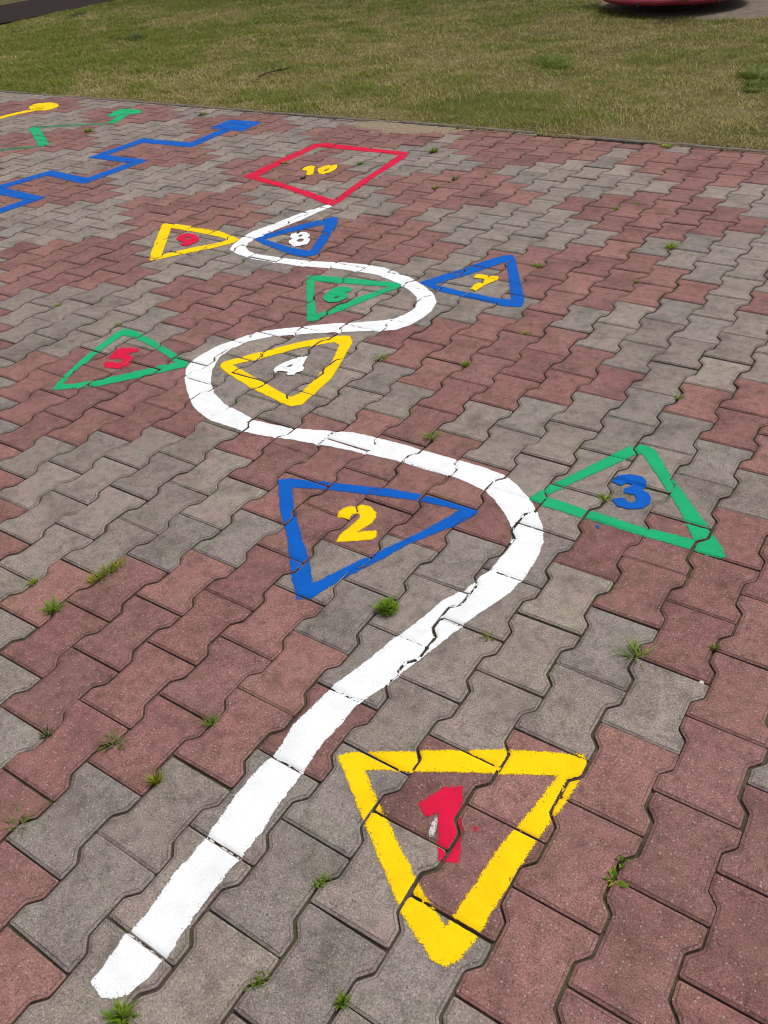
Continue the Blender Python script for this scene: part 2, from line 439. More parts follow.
field('painted_triangle', 'yellow painted triangle with white numeral 4, inside the second bend of the white line', 'yellow',
      [(220,366),(223,362),(230,360),(267,350),(302,341.5),(339.5,335.5),(350,335.5),(352.5,342),(342,361),(331,378.5),(314.5,393.5),(302,405),(291,406.5),(283,403.5),(249.5,387),(224.5,371)],
      [(233,365),(262,358),(297,348.5),(334,342),(339.5,345),(332,361),(319.5,373.5),(299.5,393.5),(291,397),(277,390),(262,381)],
      'white', [[(273.3, 370.5), (276, 367), (285, 362.2), (294.5, 358.8), (297.5, 359), (297.3, 357.8), (300, 356), (308, 356.5), (305, 361), (302.5, 366), (304, 368), (303, 371.3), (299, 372), (296.5, 372), (294.5, 375), (288, 375.2), (286, 373.8), (289, 372.2), (281, 371), (275, 371.5)]], [[(286.5, 366.8), (293.3, 364), (291.7, 366.9), (288, 367.3)]])
field('painted_triangle', 'green painted triangle with red numeral 5, outside the second bend', 'green',
      [(53,388),(60,378.5),(85,356),(117.5,331.5),(125,328.5),(135,330.5),(155,341),(175,353),(189,362),(186,366),(175,368.5),(140,377),(100,385.5),(55,390)],
      [(62.5,384),(72.5,373),(100,351),(122.5,335.5),(135,337.5),(160,351),(175,361.5),(160,365.5),(112.5,376),(75,383.5)],
      'red', [[(109, 357.5), (113, 352.5), (118, 348.5), (127, 347.6), (137.5, 347.8), (137.8, 351), (132, 352.2), (126.5, 353.5), (131, 355.5), (133, 357.2), (132.2, 361), (128, 365.5), (120, 367.8), (110, 368), (104, 366.5), (103.3, 363.5), (105, 361.5), (112, 361.3), (117, 362.4), (121.7, 361.6), (122.7, 358.4), (118, 358), (112, 359), (109.5, 358.6)]], [])
field('painted_triangle', 'green painted triangle with green numeral 6, inside the third bend of the white line', 'green',
      [(306.5,276),(314.5,275),(342,277.5),(384,281.5),(396.5,282.5),(402,285),(399,288),(384,293),(352,306),(327,316),(314.5,320.5),(307,321)],
      [(314.5,280.5),(342,283),(384,286.5),(389,287),(367,294),(342,303),(317,314.5),(314,299.5)],
      'green', [[(322.8, 298.2), (325, 295), (328, 292), (335, 288), (341, 286.8), (350, 287.4), (352.3, 290), (350, 292), (345, 292.3), (348, 294.5), (347, 298), (343.5, 300), (338, 302.3), (329, 302.8), (324.5, 300.5)]], [[(334, 297.8), (339, 296.4), (338.5, 298.5), (335, 299)]], 'numeral 6 with a nearly filled loop')
field('painted_triangle', 'blue painted triangle with yellow numeral 7, outside the third bend', 'blue',
      [(419,282.5),(459,270),(484,261.5),(504,256),(513,255),(515.5,261),(521.5,286),(524.5,301),(521.5,307),(501.5,306),(466.5,297.5),(436.5,290.5)],
      [(435,284.5),(466.5,275.5),(491.5,267),(506.5,262.5),(507.5,271),(510,288.5),(511,299.5),(494,298),(459,290.5)],
      'yellow', [[(474, 277.2), (476, 275), (482, 275.2), (488, 276.2), (489, 278), (487, 279.6), (480, 279.2), (474.5, 278.7)], [(489.5, 276.4), (498.3, 276.9), (498.6, 279.2), (494, 282.2), (483.5, 286.4), (481.4, 283.3), (487, 279.2), (486, 278)], [(481.6, 283.2), (484, 286.4), (480, 289.2), (476.5, 290.5), (470, 288.9), (474, 285.5), (478.5, 283.6)]], [])
field('painted_triangle', 'blue painted triangle with white numeral 8, in the fourth bend near the square', 'blue',
      [(253,239.5),(267,234.5),(302,224.5),(327,218.5),(334,216.2),(338,218.5),(337,224.5),(327,241.5),(317,254.5),(304.5,256.8),(287,253),(264.5,245)],
      [(264.5,239.8),(292,232),(324.5,224.5),(322,233),(314.5,244.5),(310,250.8),(292,247.8)],
      'white', [[(288.8, 242.5), (289, 241), (291.5, 239.8), (292.5, 238.8), (290, 237.3), (291, 235), (296, 233.2), (298.5, 233.6), (301, 232.4), (306, 232.3), (309.5, 234.5), (309.8, 236.5), (307.5, 237.6), (310, 239.2), (309.5, 241.5), (306.5, 244.2), (300, 245.8), (293, 245.2), (289.5, 243.6)]], [[(297.6, 236.8), (300, 235), (303, 234.8), (301.7, 236.7), (299, 237.2)], [(296.6, 241), (299.5, 239), (303.5, 239), (303.8, 240.6), (301, 242.1), (297.5, 242)]])
field('painted_triangle', 'yellow painted triangle with red numeral 9, its tip against the white line', 'yellow',
      [(149.6,260.8),(151,253.75),(162,225.5),(166,223.5),(173.5,224.5),(192,227.2),(219.5,231.7),(235,237.5),(240,240),(234.5,243),(217,247.8),(192,253),(163.5,259),(158,260.5)],
      [(162,255.3),(171.6,229),(192,232.3),(217,237),(228,240),(214.5,244),(192,248.5),(176,252.5)],
      'red', [[(176.5, 239.5), (180, 236), (188, 234.4), (195, 235.5), (199, 238.5), (199.8, 240.5), (198, 242.5), (193.5, 244.6), (188, 247.2), (184, 246.9), (180, 245), (184.5, 243.1), (179, 242.2)]], [[(185, 239.8), (187, 238.6), (191, 238), (190.5, 240), (186.5, 240.6)]])
field('painted_square', 'red painted square with yellow numeral 10 at the far end of the white line', 'red',
      [(243,176.5),(252,172.8),(312,144.2),(327,142.8),(384,149),(409,151.8),(406.5,156.3),(384,171.2),(342,200.8),(332,206.3),(324.5,204),(292,191.8),(254.5,180)],
      [(258.5,176.6),(282,163.4),(318.5,146.4),(384,152.4),(398,154.7),(384,165.2),(333,200.2),(304.5,190.8),(282,183.8)],
      'yellow', [[(302, 170), (304, 168), (310, 165.6), (315, 166.3), (314, 170), (313, 175.2), (306, 175.3), (307.5, 171.2), (304, 170.8)], [(317.5, 170.5), (319, 168), (324, 166), (331, 164.8), (337, 164.6), (337.5, 167), (335, 170), (330, 172.6), (324, 173.7), (319, 173.3)]], [[(323.8, 170.6), (327, 167.9), (329.7, 167.3), (328.7, 169.6), (325.5, 171.4)]])
# the other playground trails, further left
root = tag(empty('painted_trail', (-3.8, 3.4, 0)), 'blue right-angled meander line ending in a filled blue square', 'floor marking', 'wavy and zigzag trails beside the white line')
zz = np.array([(-3.62,2.0),(-3.60,2.42),(-4.04,2.42),(-4.04,2.84)])
zz = np.array([(-4.02,2.03),(-4.02,2.42),(-3.60,2.42),(-3.58,2.83),(-4.03,2.87),(-3.97,3.25),(-3.57,3.21),(-3.57,3.65),(-3.96,3.65),(-3.95,4.06),(-3.50,4.07),(-3.53,4.50)])
paint_mesh('stripe', 'blue', [stroke(zz, .092)], (), (-3.8, 3.4), root)
paint_mesh('end_square', 'blue', [survey([(210,128.3),(229.5,119.8),(262,122),(242,131.7)])], (), (-3.8, 3.4), root)
root = tag(empty('painted_trail', (-4.8, 4.0, 0)), 'thin green zigzag line ending in a small green blob', 'floor marking', 'wavy and zigzag trails beside the white line')
gz = np.array([(-5.35,3.12),(-4.60,3.72),(-5.18,4.08),(-4.60,4.36),(-4.72,4.60)])
paint_mesh('stripe', 'faded', [stroke(gz[:2], .05)], (), (-4.8, 4.0), root)['label'] = 'faded thin green stripe'
paint_mesh('stripe', 'green', [stroke(gz[1:3], .075)], (), (-4.8, 4.0), root)
paint_mesh('stripe', 'faded', [stroke(gz[2:4], .05)], (), (-4.8, 4.0), root)['label'] = 'faded thin green stripe'
paint_mesh('stripe', 'green', [stroke(gz[3:], .08)], (), (-4.8, 4.0), root)
paint_mesh('end_blob', 'green', [survey([(107,116.5),(113,112),(122,108.8),(131,109),(141,110),(142,112.8),(128,115),(122,114.6),(112,117.3)])], (), (-4.8, 4.0), root)
root = tag(empty('painted_trail', (-5.75, 4.4, 0)), 'yellow curved line ending in a filled yellow oval', 'floor marking', 'wavy and zigzag trails beside the white line')
paint_mesh('stripe', 'yellow', [stroke([(-5.70,3.7),(-5.78,4.0),(-5.79,4.22),(-5.76,4.38),(-5.72,4.50),(-5.72,4.58)], .085)], (), (-5.75, 4.4), root)
th = np.linspace(0, 2*np.pi, 25)[:-1]
paint_mesh('end_oval', 'yellow', [survey([(44+15*math.cos(a), 106.8+3.9*math.sin(a)-2.0*math.cos(a)*.6) for a in th])], (), (-5.75, 4.4), root)

# ------------------------------------------------------------------ ground, kerb, lawn, path
def sheet(name, x0, x1, y0, y1, z, mat, nx=1, ny=1, zf=None):
    xs = np.linspace(x0, x1, nx+1); ys = np.linspace(y0, y1, ny+1)
    gx, gy = np.meshgrid(xs, ys, indexing='ij')
    gz = np.full(gx.shape, z) if zf is None else z+zf(gx.ravel(), gy.ravel()).reshape(gx.shape)
    V = np.stack([gx.ravel(), gy.ravel(), gz.ravel()], 1)
    a, b = np.meshgrid(np.arange(nx), np.arange(ny), indexing='ij'); a = a.ravel(); b = b.ravel(); n = ny+1
    return link(name, V, np.stack([a*n+b, (a+1)*n+b, (a+1)*n+b+1, a*n+b+1], 1), mat, smooth=True)

def mat_soil(name):
    M = NT(name)
    n = M.noise(26, 6, .7)
    c = M.ramp(n, [(.3, (.030, .024, .018)), (.55, (.085, .068, .048)), (.75, (.15, .122, .085))])
    moss = M.ramp(M.noise(3.2, 5, .7), [(.50, 0.0), (.62, 1.0)])
    c = M.mix(c, (.070, .085, .020), M.math('MULTIPLY', moss, .55))
    M.base(c, .95, .1); M.bump(M.noise(180, 3, .6), .6, .004); return M.m
tag(sheet('joint_sand', -9.9, 3.7, -2.3, KERB_V, -.0085, mat_soil('joint_sand'), 110, 146, lambda x, y: settle(x, y)-.04*(y > 4.93)), kind='structure')

def mat_lawn():
    M = NT('lawn_soil')
    n = M.noise(1.6, 6, .7)
    c = M.ramp(n, [(.34, (.065, .068, .016)), (.5, (.105, .092, .032)), (.66, (.16, .13, .060))])
    c = M.mix(c, M.ramp(M.noise(90, 4, .7), [(.3, .4), (.55, 1.0), (.75, 1.5)]), 1.0, 'MULTIPLY')
    M.base(c, .95, .1); M.bump(M.noise(60, 4, .6), .8, .01); return M.m
ML = mat_lawn()
def lawn_z(x, y): return (fbm(x, y, .8, 31, 3)-.5)*.05*np.clip((y-5.05)/.6, 0, 1)
tag(sheet('ground', -90, 90, -90, 90, -.045, ML, 2, 2), kind='structure')
tag(sheet('lawn', -11.42, 30, 5.06, 40, -.004, ML, 160, 130, lawn_z), kind='structure')

# narrow concrete edging, set flush, in one metre lengths
def edging():
    V = []; Fc = []
    x = -11.4; prng = random.Random(4)
    while x < 12:
        L = 1.0; x0, x1 = x+.003, x+L-.003
        dz = prng.uniform(-.003, .002); tl = prng.uniform(-.004, .004); y0 = KERB_V+(.020 if x in (-1.4000000000000004,) or -1.5 < x < -.9 or -2.5 < x < -1.9 else .005)+prng.uniform(-.003, .003); y1 = y0+.042
        n = 14
        for j in range(n+1):
            t = j/n; xx = x0+(x1-x0)*t; zt = dz+tl*(t-.5)+prng.uniform(-.0012, .0012)
            e = prng.uniform(0, .003)
            prof = [(y0, -.06), (y0+e*.4, zt-.006), (y0+.005+e, zt), (y1-.005-e, zt), (y1-e*.4, zt-.006), (y1, -.06)]
            b = len(V); V += [(xx, yy, zz_) for yy, zz_ in prof]
            if j:
                for q in range(5): Fc.append((b-6+q, b-6+q+1, b+q+1, b+q)[::-1])
            if j in (0, n): Fc.append(tuple(b+q for q in range(6)))
        x += L
    return link('kerb', V, Fc, mat_simple('edging_concrete', (.135, .115, .092), .95, .5, 24, .6))
tag(edging(), kind='structure')

# dark path on the far left
def mat_path():
    M = NT('path_asphalt')
    c = M.mix((.030, .021, .019), M.ramp(M.noise(9, 5, .7), [(.3, .7), (.7, 1.3)]), 1.0, 'MULTIPLY')
    c = M.mix(c, M.ramp(M.noise(140, 3, .7), [(.3, .5), (.6, 1.1), (.8, 1.7)]), .8, 'MULTIPLY')
    M.base(c, .97, .05); M.bump(M.noise(140, 3, .6), .6, .004); return M.m
tag(sheet('path', -13.75, -11.44, -20, 40, .004, mat_path(), 12, 120, lambda x, y: (fbm(x, y, 1.3, 77, 2)-.5)*.012), kind='structure')
tag(sheet('verge', -40, -13.77, -20, 40, -.004, ML, 40, 60, lambda x, y: (fbm(x, y, .8, 33, 2)-.5)*.04), kind='structure')

# bare sand round the roundabout
RB = np.array([-2.13, 10.13])
def bare(x, y):
    dx, dy = x-RB[0], y-RB[1]
    a = dx*.80+dy*(-.60); b = dx*.60+dy*.80           # a: across, b: away
    r = np.sqrt((a/1.35)**2+((b-.52)/1.0)**2)
    return r+(fbm(x, y, 2.2, 51, 3)-.5)*.35
def bare_sand():
    xs = np.arange(-4.4, .4, .05); ys = np.arange(8.2, 12.6, .05)
    gx, gy = np.meshgrid(xs, ys, indexing='ij'); r = bare(gx, gy)
    Z = lawn_z(gx.ravel(), gy.ravel()).reshape(gx.shape)-.004+np.clip((1.06-r)*.12, -.02, .012)
    ok = r < 1.12; n = len(ys)
    c = ok[:-1, :-1] & ok[1:, :-1] & ok[:-1, 1:] & ok[1:, 1:]
    a, b = np.where(c)
    f = np.stack([a*n+b, (a+1)*n+b, (a+1)*n+b+1, a*n+b+1], 1); u, inv = np.unique(f, return_inverse=True)
    V = np.stack([gx.ravel(), gy.ravel(), Z.ravel()], 1)[u]
    return link('sand', V, inv.reshape(f.shape), mat_simple('bare_sand', (.15, .118, .088), .95, .35, 14, .6, .1, .006), smooth=True)
tag(bare_sand(), kind='structure')

# ------------------------------------------------------------------ lawn grass blades (past counting: one object)
def dryness(x, y):
    d = (fbm(x, y, .55, 61, 3)-.5)*1.5+(fbm(x, y, 2.6, 67, 3)-.5)*1.5+(fbm(x, y, 8, 69, 2)-.5)*.8+.44
    d += .34*np.exp(-(y-5.05)/.55)*np.clip((x+6.5)/3, 0, 1)+.16*np.clip((x+3.5)/4, -1, 1)
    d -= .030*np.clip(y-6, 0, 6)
    return np.clip(d, 0, 1)
def grass():
    N = 400000
    u = rng.random(N*3); x = -11.3+rng.random(N*3)*15.0
    y = 5.026+8.6*u**1.35
    ex = rng.random(N*3) < .03; y = np.where(ex, 4.975+.055*rng.random(N*3), y)     # blades creeping over the edging
    y = np.where(ex & (fbm(x, y*0, 1.7, 41, 3) < .50), 30, y)
    # keep what can be seen plus a margin
    dx, dy = x-CAM_U, y-CAM_V
    fwd = dx*math.sin(AZ)+dy*math.cos(AZ); lat = dx*math.cos(AZ)-dy*math.sin(AZ)
    ok = (np.abs(lat) < .50*fwd+.9) & (bare(x, y) > 1.02+rng.random(N*3)*.12) & (y < 14)
    x, y = x[ok][:N], y[ok][:N]; N = len(x)
    clump = fbm(x, y, 7.0, 71, 2)
    dr = dryness(x, y)
    dist = np.sqrt((x-CAM_U)**2+(y-CAM_V)**2)
    hgt = (.012+.030*rng.random(N))*(.45+1.1*clump)*(1.12-.45*dr)*np.clip(.5+(y-5.04)/.30, .38, 1)
    wd = .0019*np.clip(dist/6.0, .9, 2.0)*(.6+.8*rng.random(N))
    an = rng.random(N)*2*np.pi; lean = (.5+1.5*rng.random(N))*hgt
    lx, ly = np.cos(an)*lean, np.sin(an)*lean
    pa = an+np.pi/2+rng.normal(0, .5, N); px, py = np.cos(pa)*wd, np.sin(pa)*wd
    z0 = lawn_z(x, y)-.008
    V = np.empty((N, 5, 3))
    V[:, 0] = np.stack([x-px, y-py, z0], 1); V[:, 1] = np.stack([x+px, y+py, z0], 1)
    mx, my, mz = x+lx*.38, y+ly*.38, z0+hgt*.62
    V[:, 2] = np.stack([mx+px*.75, my+py*.75, mz], 1); V[:, 3] = np.stack([mx-px*.75, my-py*.75, mz], 1)
    V[:, 4] = np.stack([x+lx, y+ly, z0+hgt*.85], 1)
    base = np.arange(N)*5
    tri = np.concatenate([np.stack([base, base+1, base+2], 1), np.stack([base, base+2, base+3], 1), np.stack([base+3, base+2, base+4], 1)])
    g = np.array([.125, .170, .014]); g2 = np.array([.225, .235, .030]); s = np.array([.50, .42, .175]); br = np.array([.30, .225, .09])
    q = rng.random(N)
    green = g*(1-q[:, None])+g2*q[:, None]
    straw = s*(1-q[:, None])+br*q[:, None]
    k = (rng.random(N) < np.clip(-.12+1.05*dr, .04, .90))[:, None]
    c = np.where(k, straw, green)*(.82+.54*rng.random(N))[:, None]*(1-.055*np.clip(y-6, 0, 6))[:, None]     # thinner, drier sward by the kerb; dimmer light further in painted into the colour
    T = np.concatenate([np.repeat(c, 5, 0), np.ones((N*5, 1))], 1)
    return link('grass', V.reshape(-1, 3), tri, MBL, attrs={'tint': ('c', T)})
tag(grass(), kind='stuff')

# ------------------------------------------------------------------ weeds and tufts in the joints
def blades(x0, y0, z0, n, rad, hgt, spread, wid, cols, seed, axis=None, curl=.5):
    """n curved tapering blades from a crown; returns verts, quads, colours"""
    r = np.random.default_rng(seed); V = []; Fc = []; C = []
    for _ in range(n):
        a = r.random()*2*np.pi; q = rad*.35*math.sqrt(r.random())
        bx, by = q*math.cos(a+r.normal(0, 1)), q*math.sin(a+r.normal(0, 1))
        if axis is not None:
            t = r.uniform(-1, 1)*axis[2]; bx += axis[0]*t; by += axis[1]*t
        L = hgt*r.uniform(.55, 1.1); out = spread*rad*r.uniform(.25, 1.0); w = wid*r.uniform(.6, 1.2)
        dx, dy = math.cos(a), math.sin(a); px, py = -dy*w, dx*w
        col = np.array(cols[r.integers(len(cols))])*r.uniform(.7, 1.25); b = len(V); S = 4
        for s in range(S+1):
            t = s/S; o = out*(t**(1+curl)); z = L*(t-curl*.45*t*t)
            ww = (1-t**1.6)*(.65+.7*t*(1-t)*2)
            cx, cy = bx+dx*o, by+dy*o
            V += [(x0+cx-px*ww, y0+cy-py*ww, z0+z), (x0+cx+px*ww, y0+cy+py*ww, z0+z+w*.25)]
            C += [(*(col*(.75+.35*t)), 1)]*2
            if s: Fc.append((b+2*s-2, b+2*s-1, b+2*s+1, b+2*s))
    return V, Fc, C
GRN = [(.17, .30, .018), (.22, .34, .022), (.13, .24, .018), (.27, .36, .030)]
YEL = [(.30, .34, .020), (.24, .31, .022), (.34, .34, .035)]
OLV = [(.13, .18, .035), (.17, .21, .050), (.23, .22, .080)]
DRK = [(.035, .060, .016), (.050, .085, .020), (.028, .045, .016)]
def snap(x, y):
    g = np.linspace(-.03, .03, 31); a, b = np.meshgrid(g, g); a = a.ravel(); b = b.ravel()
    d, z = paver_surface(x+a, y+b); sc = -d-.10*np.hypot(a, b); i = int(np.argmax(sc)); return x+a[i], y+b[i]
def tuft(px, py, r_px, n, style, cols, label, name='weed_tuft', h=1.0, spread=1.0, seed=0, axis=None, wid=.0014):
    p = survey([(px, py)])[0]
    dist = math.sqrt((p[0]-CAM_U)**2+(p[1]-CAM_V)**2+CAM_H**2)
    rad = 1.0*r_px*dist/F_PX
    x, y = snap(*p)
    V, Fc, C = blades(0, 0, 0, int(n*1.4), rad, max(rad*h, .012)+.007, spread, 1.35*wid*max(1, dist/2.2), cols, seed+int(px), axis)
    o = link(name, V, Fc, MBL, attrs={'tint': ('c', C)})
    o.location = (x, y, -.008+float(settle(np.array([x]), np.array([y]))[0]))
    return tag(o, label, style, 'weeds growing in the paver joints')
VAX = (0.0, 1.0); UAX = (1.0, 0.0)
T = tuft
T(383,606,13,190,'weed',GRN,'dense bright green grass tuft between the blue triangle and the white line',h=1.0,wid=.0024)
T(118,1011,14,60,'weed',GRN,'green tuft at the near end of the white line',h=1.0,wid=.0018)
T(52,609,13,60,'weed',GRN,'rounded green tuft on red pavers, largest on the left side',h=.7)
T(107,572,11,110,'weed',YEL,'elongated yellow-green strip of weed where grey pavers meet red ones',h=1.0,axis=(.1,.98,.05))
T(152,781,9,40,'weed',YEL,'upright yellow-green tuft at the corner of a grey paver left of the white line',h=1.3)
T(19,821,15,16,'weed',OLV,'flat star-shaped weed at the left edge beside red and grey pavers',h=.45,spread=1.2,wid=.0022)
T(112,742,14,30,'weed',OLV,'spreading leafy weed between red pavers left of the white line',h=.5,spread=1.2,wid=.002)
T(53,728,9,34,'weed',DRK+OLV,'short dark tuft in a mossy joint among red pavers',h=.7)
T(630,655,17,34,'weed',OLV+GRN,'thin-bladed radiating grass tuft on grey pavers, right of the white line',h=.8,spread=1.3)
T(611,878,13,8,'weed',YEL+GRN,'small broad-leaved seedling right of the yellow triangle 1',h=.55,spread=1.1,wid=.005,name='weed_seedling')
T(620,858,8,8,'weed',GRN,'tiny leaf cluster in the joint above the broad-leaved seedling',h=.5,wid=.0035,name='weed_seedling')
T(490,633,9,30,'weed',OLV+YEL,'low tuft just right of the white line below its widest bend',h=.7)
T(428,437,11,34,'weed',GRN+OLV,'green star-shaped tuft between the white line and red pavers above triangle 2',h=.7,spread=1.2)
T(463,363,6.5,36,'weed',YEL+GRN,'compact bright tuft on red pavers below the blue triangle 7',h=.9)
T(538,266,8,34,'weed',YEL+GRN,'flat green tuft right of the tip of the blue triangle 7',h=.5)
T(672,248,8,34,'weed',YEL+GRN,'bright green tuft alone on grey pavers, far right',h=.8)
T(380,358,9,40,'weed',GRN+OLV,'flat tuft right of the yellow triangle 4',h=.5,spread=1.2)
T(602,495,9,24,'weed',YEL+GRN,'small yellow-green weed inside the green triangle beside the numeral 3',h=.6,spread=1.1)
T(213,720,10,26,'weed',OLV+GRN,'small loose tuft among red pavers close to the left of the white line',h=.8)
T(326,881,7,40,'weed',GRN,'strip of green grass along a grey paver joint left of triangle 1',h=.6,axis=(.25,.95,.016))
T(257,984,8,36,'weed',GRN+OLV,'green tuft at the bottom between grey pavers',h=.8,axis=(.3,.95,.014))
T(333,1011,9,30,'weed',GRN,'upright tuft at the bottom edge below the strip of grass',h=1.2)
T(30,582,7,30,'weed',YEL+GRN,'small green tuft in the joint above the rounded tuft at left',h=.8)
T(524,333,6,26,'weed',YEL+OLV,'flat yellowish tuft under the right corner of the blue triangle 7',h=.4,spread=1.2)
T(638,283,5,22,'weed',GRN+YEL,'tiny green tuft on red pavers below the bright tuft at far right',h=.6)
T(677,396,6,24,'weed',OLV+GRN,'mossy tuft in the joints between grey and red pavers right of triangle 3',h=.6)
T(715,646,7,26,'weed',OLV+YEL,'upright weed between red pavers near the right edge',h=.9)
T(306,180,3.5,24,'weed',DRK+OLV,'dark tuft below the numeral 10 inside the red square',h=1.0)
T(284,163,4,22,'weed',OLV+YEL,'pale tuft left of the numeral 10 inside the red square',h=.7)
T(357,164,5,22,'weed',OLV+GRN,'green tuft right of the numeral 10 inside the red square',h=.7)
T(434,151,7,30,'weed',OLV+GRN,'tuft on grey pavers beside the right corner of the red square',h=.8)
T(455,181,4,22,'weed',DRK+OLV,'dark tuft on red pavers right of the red square',h=.9)
T(437,189,5,22,'weed',YEL+OLV,'yellowish tuft below the dark tuft right of the red square',h=.7)
T(665,147,6,34,'weed',YEL+GRN,'bright green tuft next to the kerb on the right',h=.6,spread=1.2)
T(618,210,4,22,'weed',YEL+GRN,'small bright tuft on red pavers on the right, nearer of two',h=.7)
T(639,203,4,22,'weed',OLV+GRN,'small tuft on red pavers on the right, farther of two',h=.6)
T(88,132,6,26,'weed',OLV+YEL,'tuft below the thin green zigzag line',h=.7)
T(203,114,6,24,'weed',OLV,'tuft behind the blue filled square by the kerb',h=.6,spread=1.2)
T(58,305,4,20,'weed',YEL,'tiny yellow-green tuft on grey pavers above the green triangle 5',h=.6)
T(118,324,5,20,'weed',YEL+OLV,'small tuft touching the top corner of the green triangle 5',h=.5)

# low moss and seedlings filling the joints in places (past counting)
def joint_moss():
    N = 260000
    x = -8+rng.random(N)*11; y = -.4+rng.random(N)*5.35
    dx, dy = x-CAM_U, y-CAM_V
    fwd = dx*math.sin(AZ)+dy*math.cos(AZ); lat = dx*math.cos(AZ)-dy*math.sin(AZ)
    ok = (np.abs(lat) < .5*fwd+.5) & (fbm(x, y, 2.4, 91, 3)+.35*(fbm(x, y, 9, 97, 2)-.5) > .525)
    x, y = x[ok], y[ok]
    d, z = paver_surface(x, y)
    ok = d < .0006; x, y = x[ok], y[ok]
    V = []; Fc = []; C = []
    r = np.random.default_rng(5); n = len(x)
    zs = settle(x, y)
    dist = np.sqrt((x-CAM_U)**2+(y-CAM_V)**2+CAM_H**2)
    for i in range(n):
        for _ in range(3):
            a = r.random()*6.283; h = r.uniform(.004, .013); o = r.uniform(.002, .009); w = .0011*max(1, dist[i]/2.5)
            ca, sa = math.cos(a), math.sin(a); b = len(V); z0 = zs[i]-.010
            V += [(x[i]-sa*w, y[i]+ca*w, z0), (x[i]+sa*w, y[i]-ca*w, z0), (x[i]+ca*o, y[i]+sa*o, z0+h)]
            Fc.append((b, b+1, b+2))
            p = (OLV+YEL+GRN)[r.integers(10)]; s = r.uniform(.55, 1.0); C += [(p[0]*s, p[1]*s, p[2]*s, 1)]*3
    o = link('moss', np.array(V), np.array(Fc), MBL, attrs={'tint': ('c', C)})
    return o
tag(joint_moss(), kind='stuff')

# spilt sand by the kerb
def spilt_sand():
    p = survey([(414, 127.5)])[0]
    xs = np.arange(-.75, .75, .008); ys = np.arange(-.5, .2, .008)
    gx, gy = np.meshgrid(xs, ys, indexing='ij'); X = gx+p[0]; Y = gy+p[1]
    r = np.sqrt((gx/.46)**2+((gy-.02)/.17)**2)+(fbm(X, Y, 11, 13, 3)-.5)*1.5
    d, z = paver_surface(X.ravel(), Y.ravel())
    hz = np.maximum(z.reshape(gx.shape), -.006)+np.clip((.80-r)*.012, -.005, .0024)
    ok = (r < 1.02) & (Y < KERB_V-.002); n = len(ys)
    c = ok[:-1, :-1] & ok[1:, :-1] & ok[:-1, 1:] & ok[1:, 1:]; a, b = np.where(c)
    f = np.stack([a*n+b, (a+1)*n+b, (a+1)*n+b+1, a*n+b+1], 1); u, inv = np.unique(f, return_inverse=True)
    return link('sand', np.stack([X.ravel(), Y.ravel(), hz.ravel()], 1)[u], inv.reshape(f.shape), mat_simple('spilt_sand', (.235, .180, .128), .95, .3, 40, .5, .1), smooth=True)
tag(spilt_sand(), kind='stuff')

# pebbles
def pebble(px, py, r, col, label):
    p = survey([(px, py)])[0]; rg = random.Random(int(px))
    import bmesh
    bm = bmesh.new(); bmesh.ops.create_icosphere(bm, subdivisions=2, radius=1)
    for v in bm.verts:
        k = 1+rg.uniform(-.16, .16); v.co = (v.co.x*r*1.2*k, v.co.y*r*k, v.co.z*r*.7*k)
    me = bpy.data.meshes.new('pebble'); bm.to_mesh(me); bm.free()
    me.materials.append(mat_simple('pebble_stone', col, .8, .2, 200, .3))
    o = bpy.data.objects.new('pebble', me); COL.objects.link(o)
    d, z = paver_surface(np.array([p[0]]), np.array([p[1]]))
    o.location = (p[0], p[1], float(z[0])+r*.55); o.rotation_euler = (0, 0, rg.uniform(0, 3))
    tag(o, label, 'pebble')
pebble(702, 680, .0052, (.55, .52, .47), 'pale pebble lying in the joint of a grey paver near the right edge')

# ------------------------------------------------------------------ lawn weeds and the twig
def lawn_clump(px, py, r_px, n, cols, label, h, spread=1.0, name='lawn_weed', wid=.003, deep=2.0):
    p = survey([(px, py)])[0]; dist = math.hypot(p[0]-CAM_U, p[1]-CAM_V)
    rad = r_px*dist/F_PX
    V, Fc, C = blades(0, 0, 0, n, rad, rad*h, spread, wid, cols, int(px*3))
    r2 = np.random.default_rng(int(px)); 
    for q in range(18):
        ol, of = r2.normal(0, rad*.45), r2.uniform(-1, 1)*rad*deep; ox, oy = ol*math.cos(AZ)+of*math.sin(AZ), -ol*math.sin(AZ)+of*math.cos(AZ)
        v, f, c = blades(ox, oy, 0, n//3, rad*.6, rad*h*.8, spread, wid, cols, int(px*3)+q+1)
        b = len(V); V += v; Fc += [tuple(i+b for i in ff) for ff in f]; C += c
    o = link(name, V, Fc, MBL, attrs={'tint': ('c', C)})
    o.location = (p[0], p[1], float(lawn_z(np.array([p[0]]), np.array([p[1]]))[0])-.01)
    tag(o, label, 'weed', 'weeds in the lawn')
lawn_clump(760, 79, 21, 200, [(.10, .15, .015), (.15, .20, .02), (.12, .17, .02), (.19, .22, .03)], 'green leafy weed clump in the lawn at the right edge', .36, 1.0, wid=.005)
lawn_clump(553, 64, 16, 170, [(.12, .19, .016), (.16, .22, .02)], 'fresh green grass clump in the lawn below the roundabout', .40)
lawn_clump(133, 39, 11, 60, DRK, 'dark low weed clump in the lawn, upper left', .35, wid=.005)
lawn_clump(75, 17, 9, 50, DRK, 'small dark weed clump in the lawn beside the dark path', .3, wid=.005)
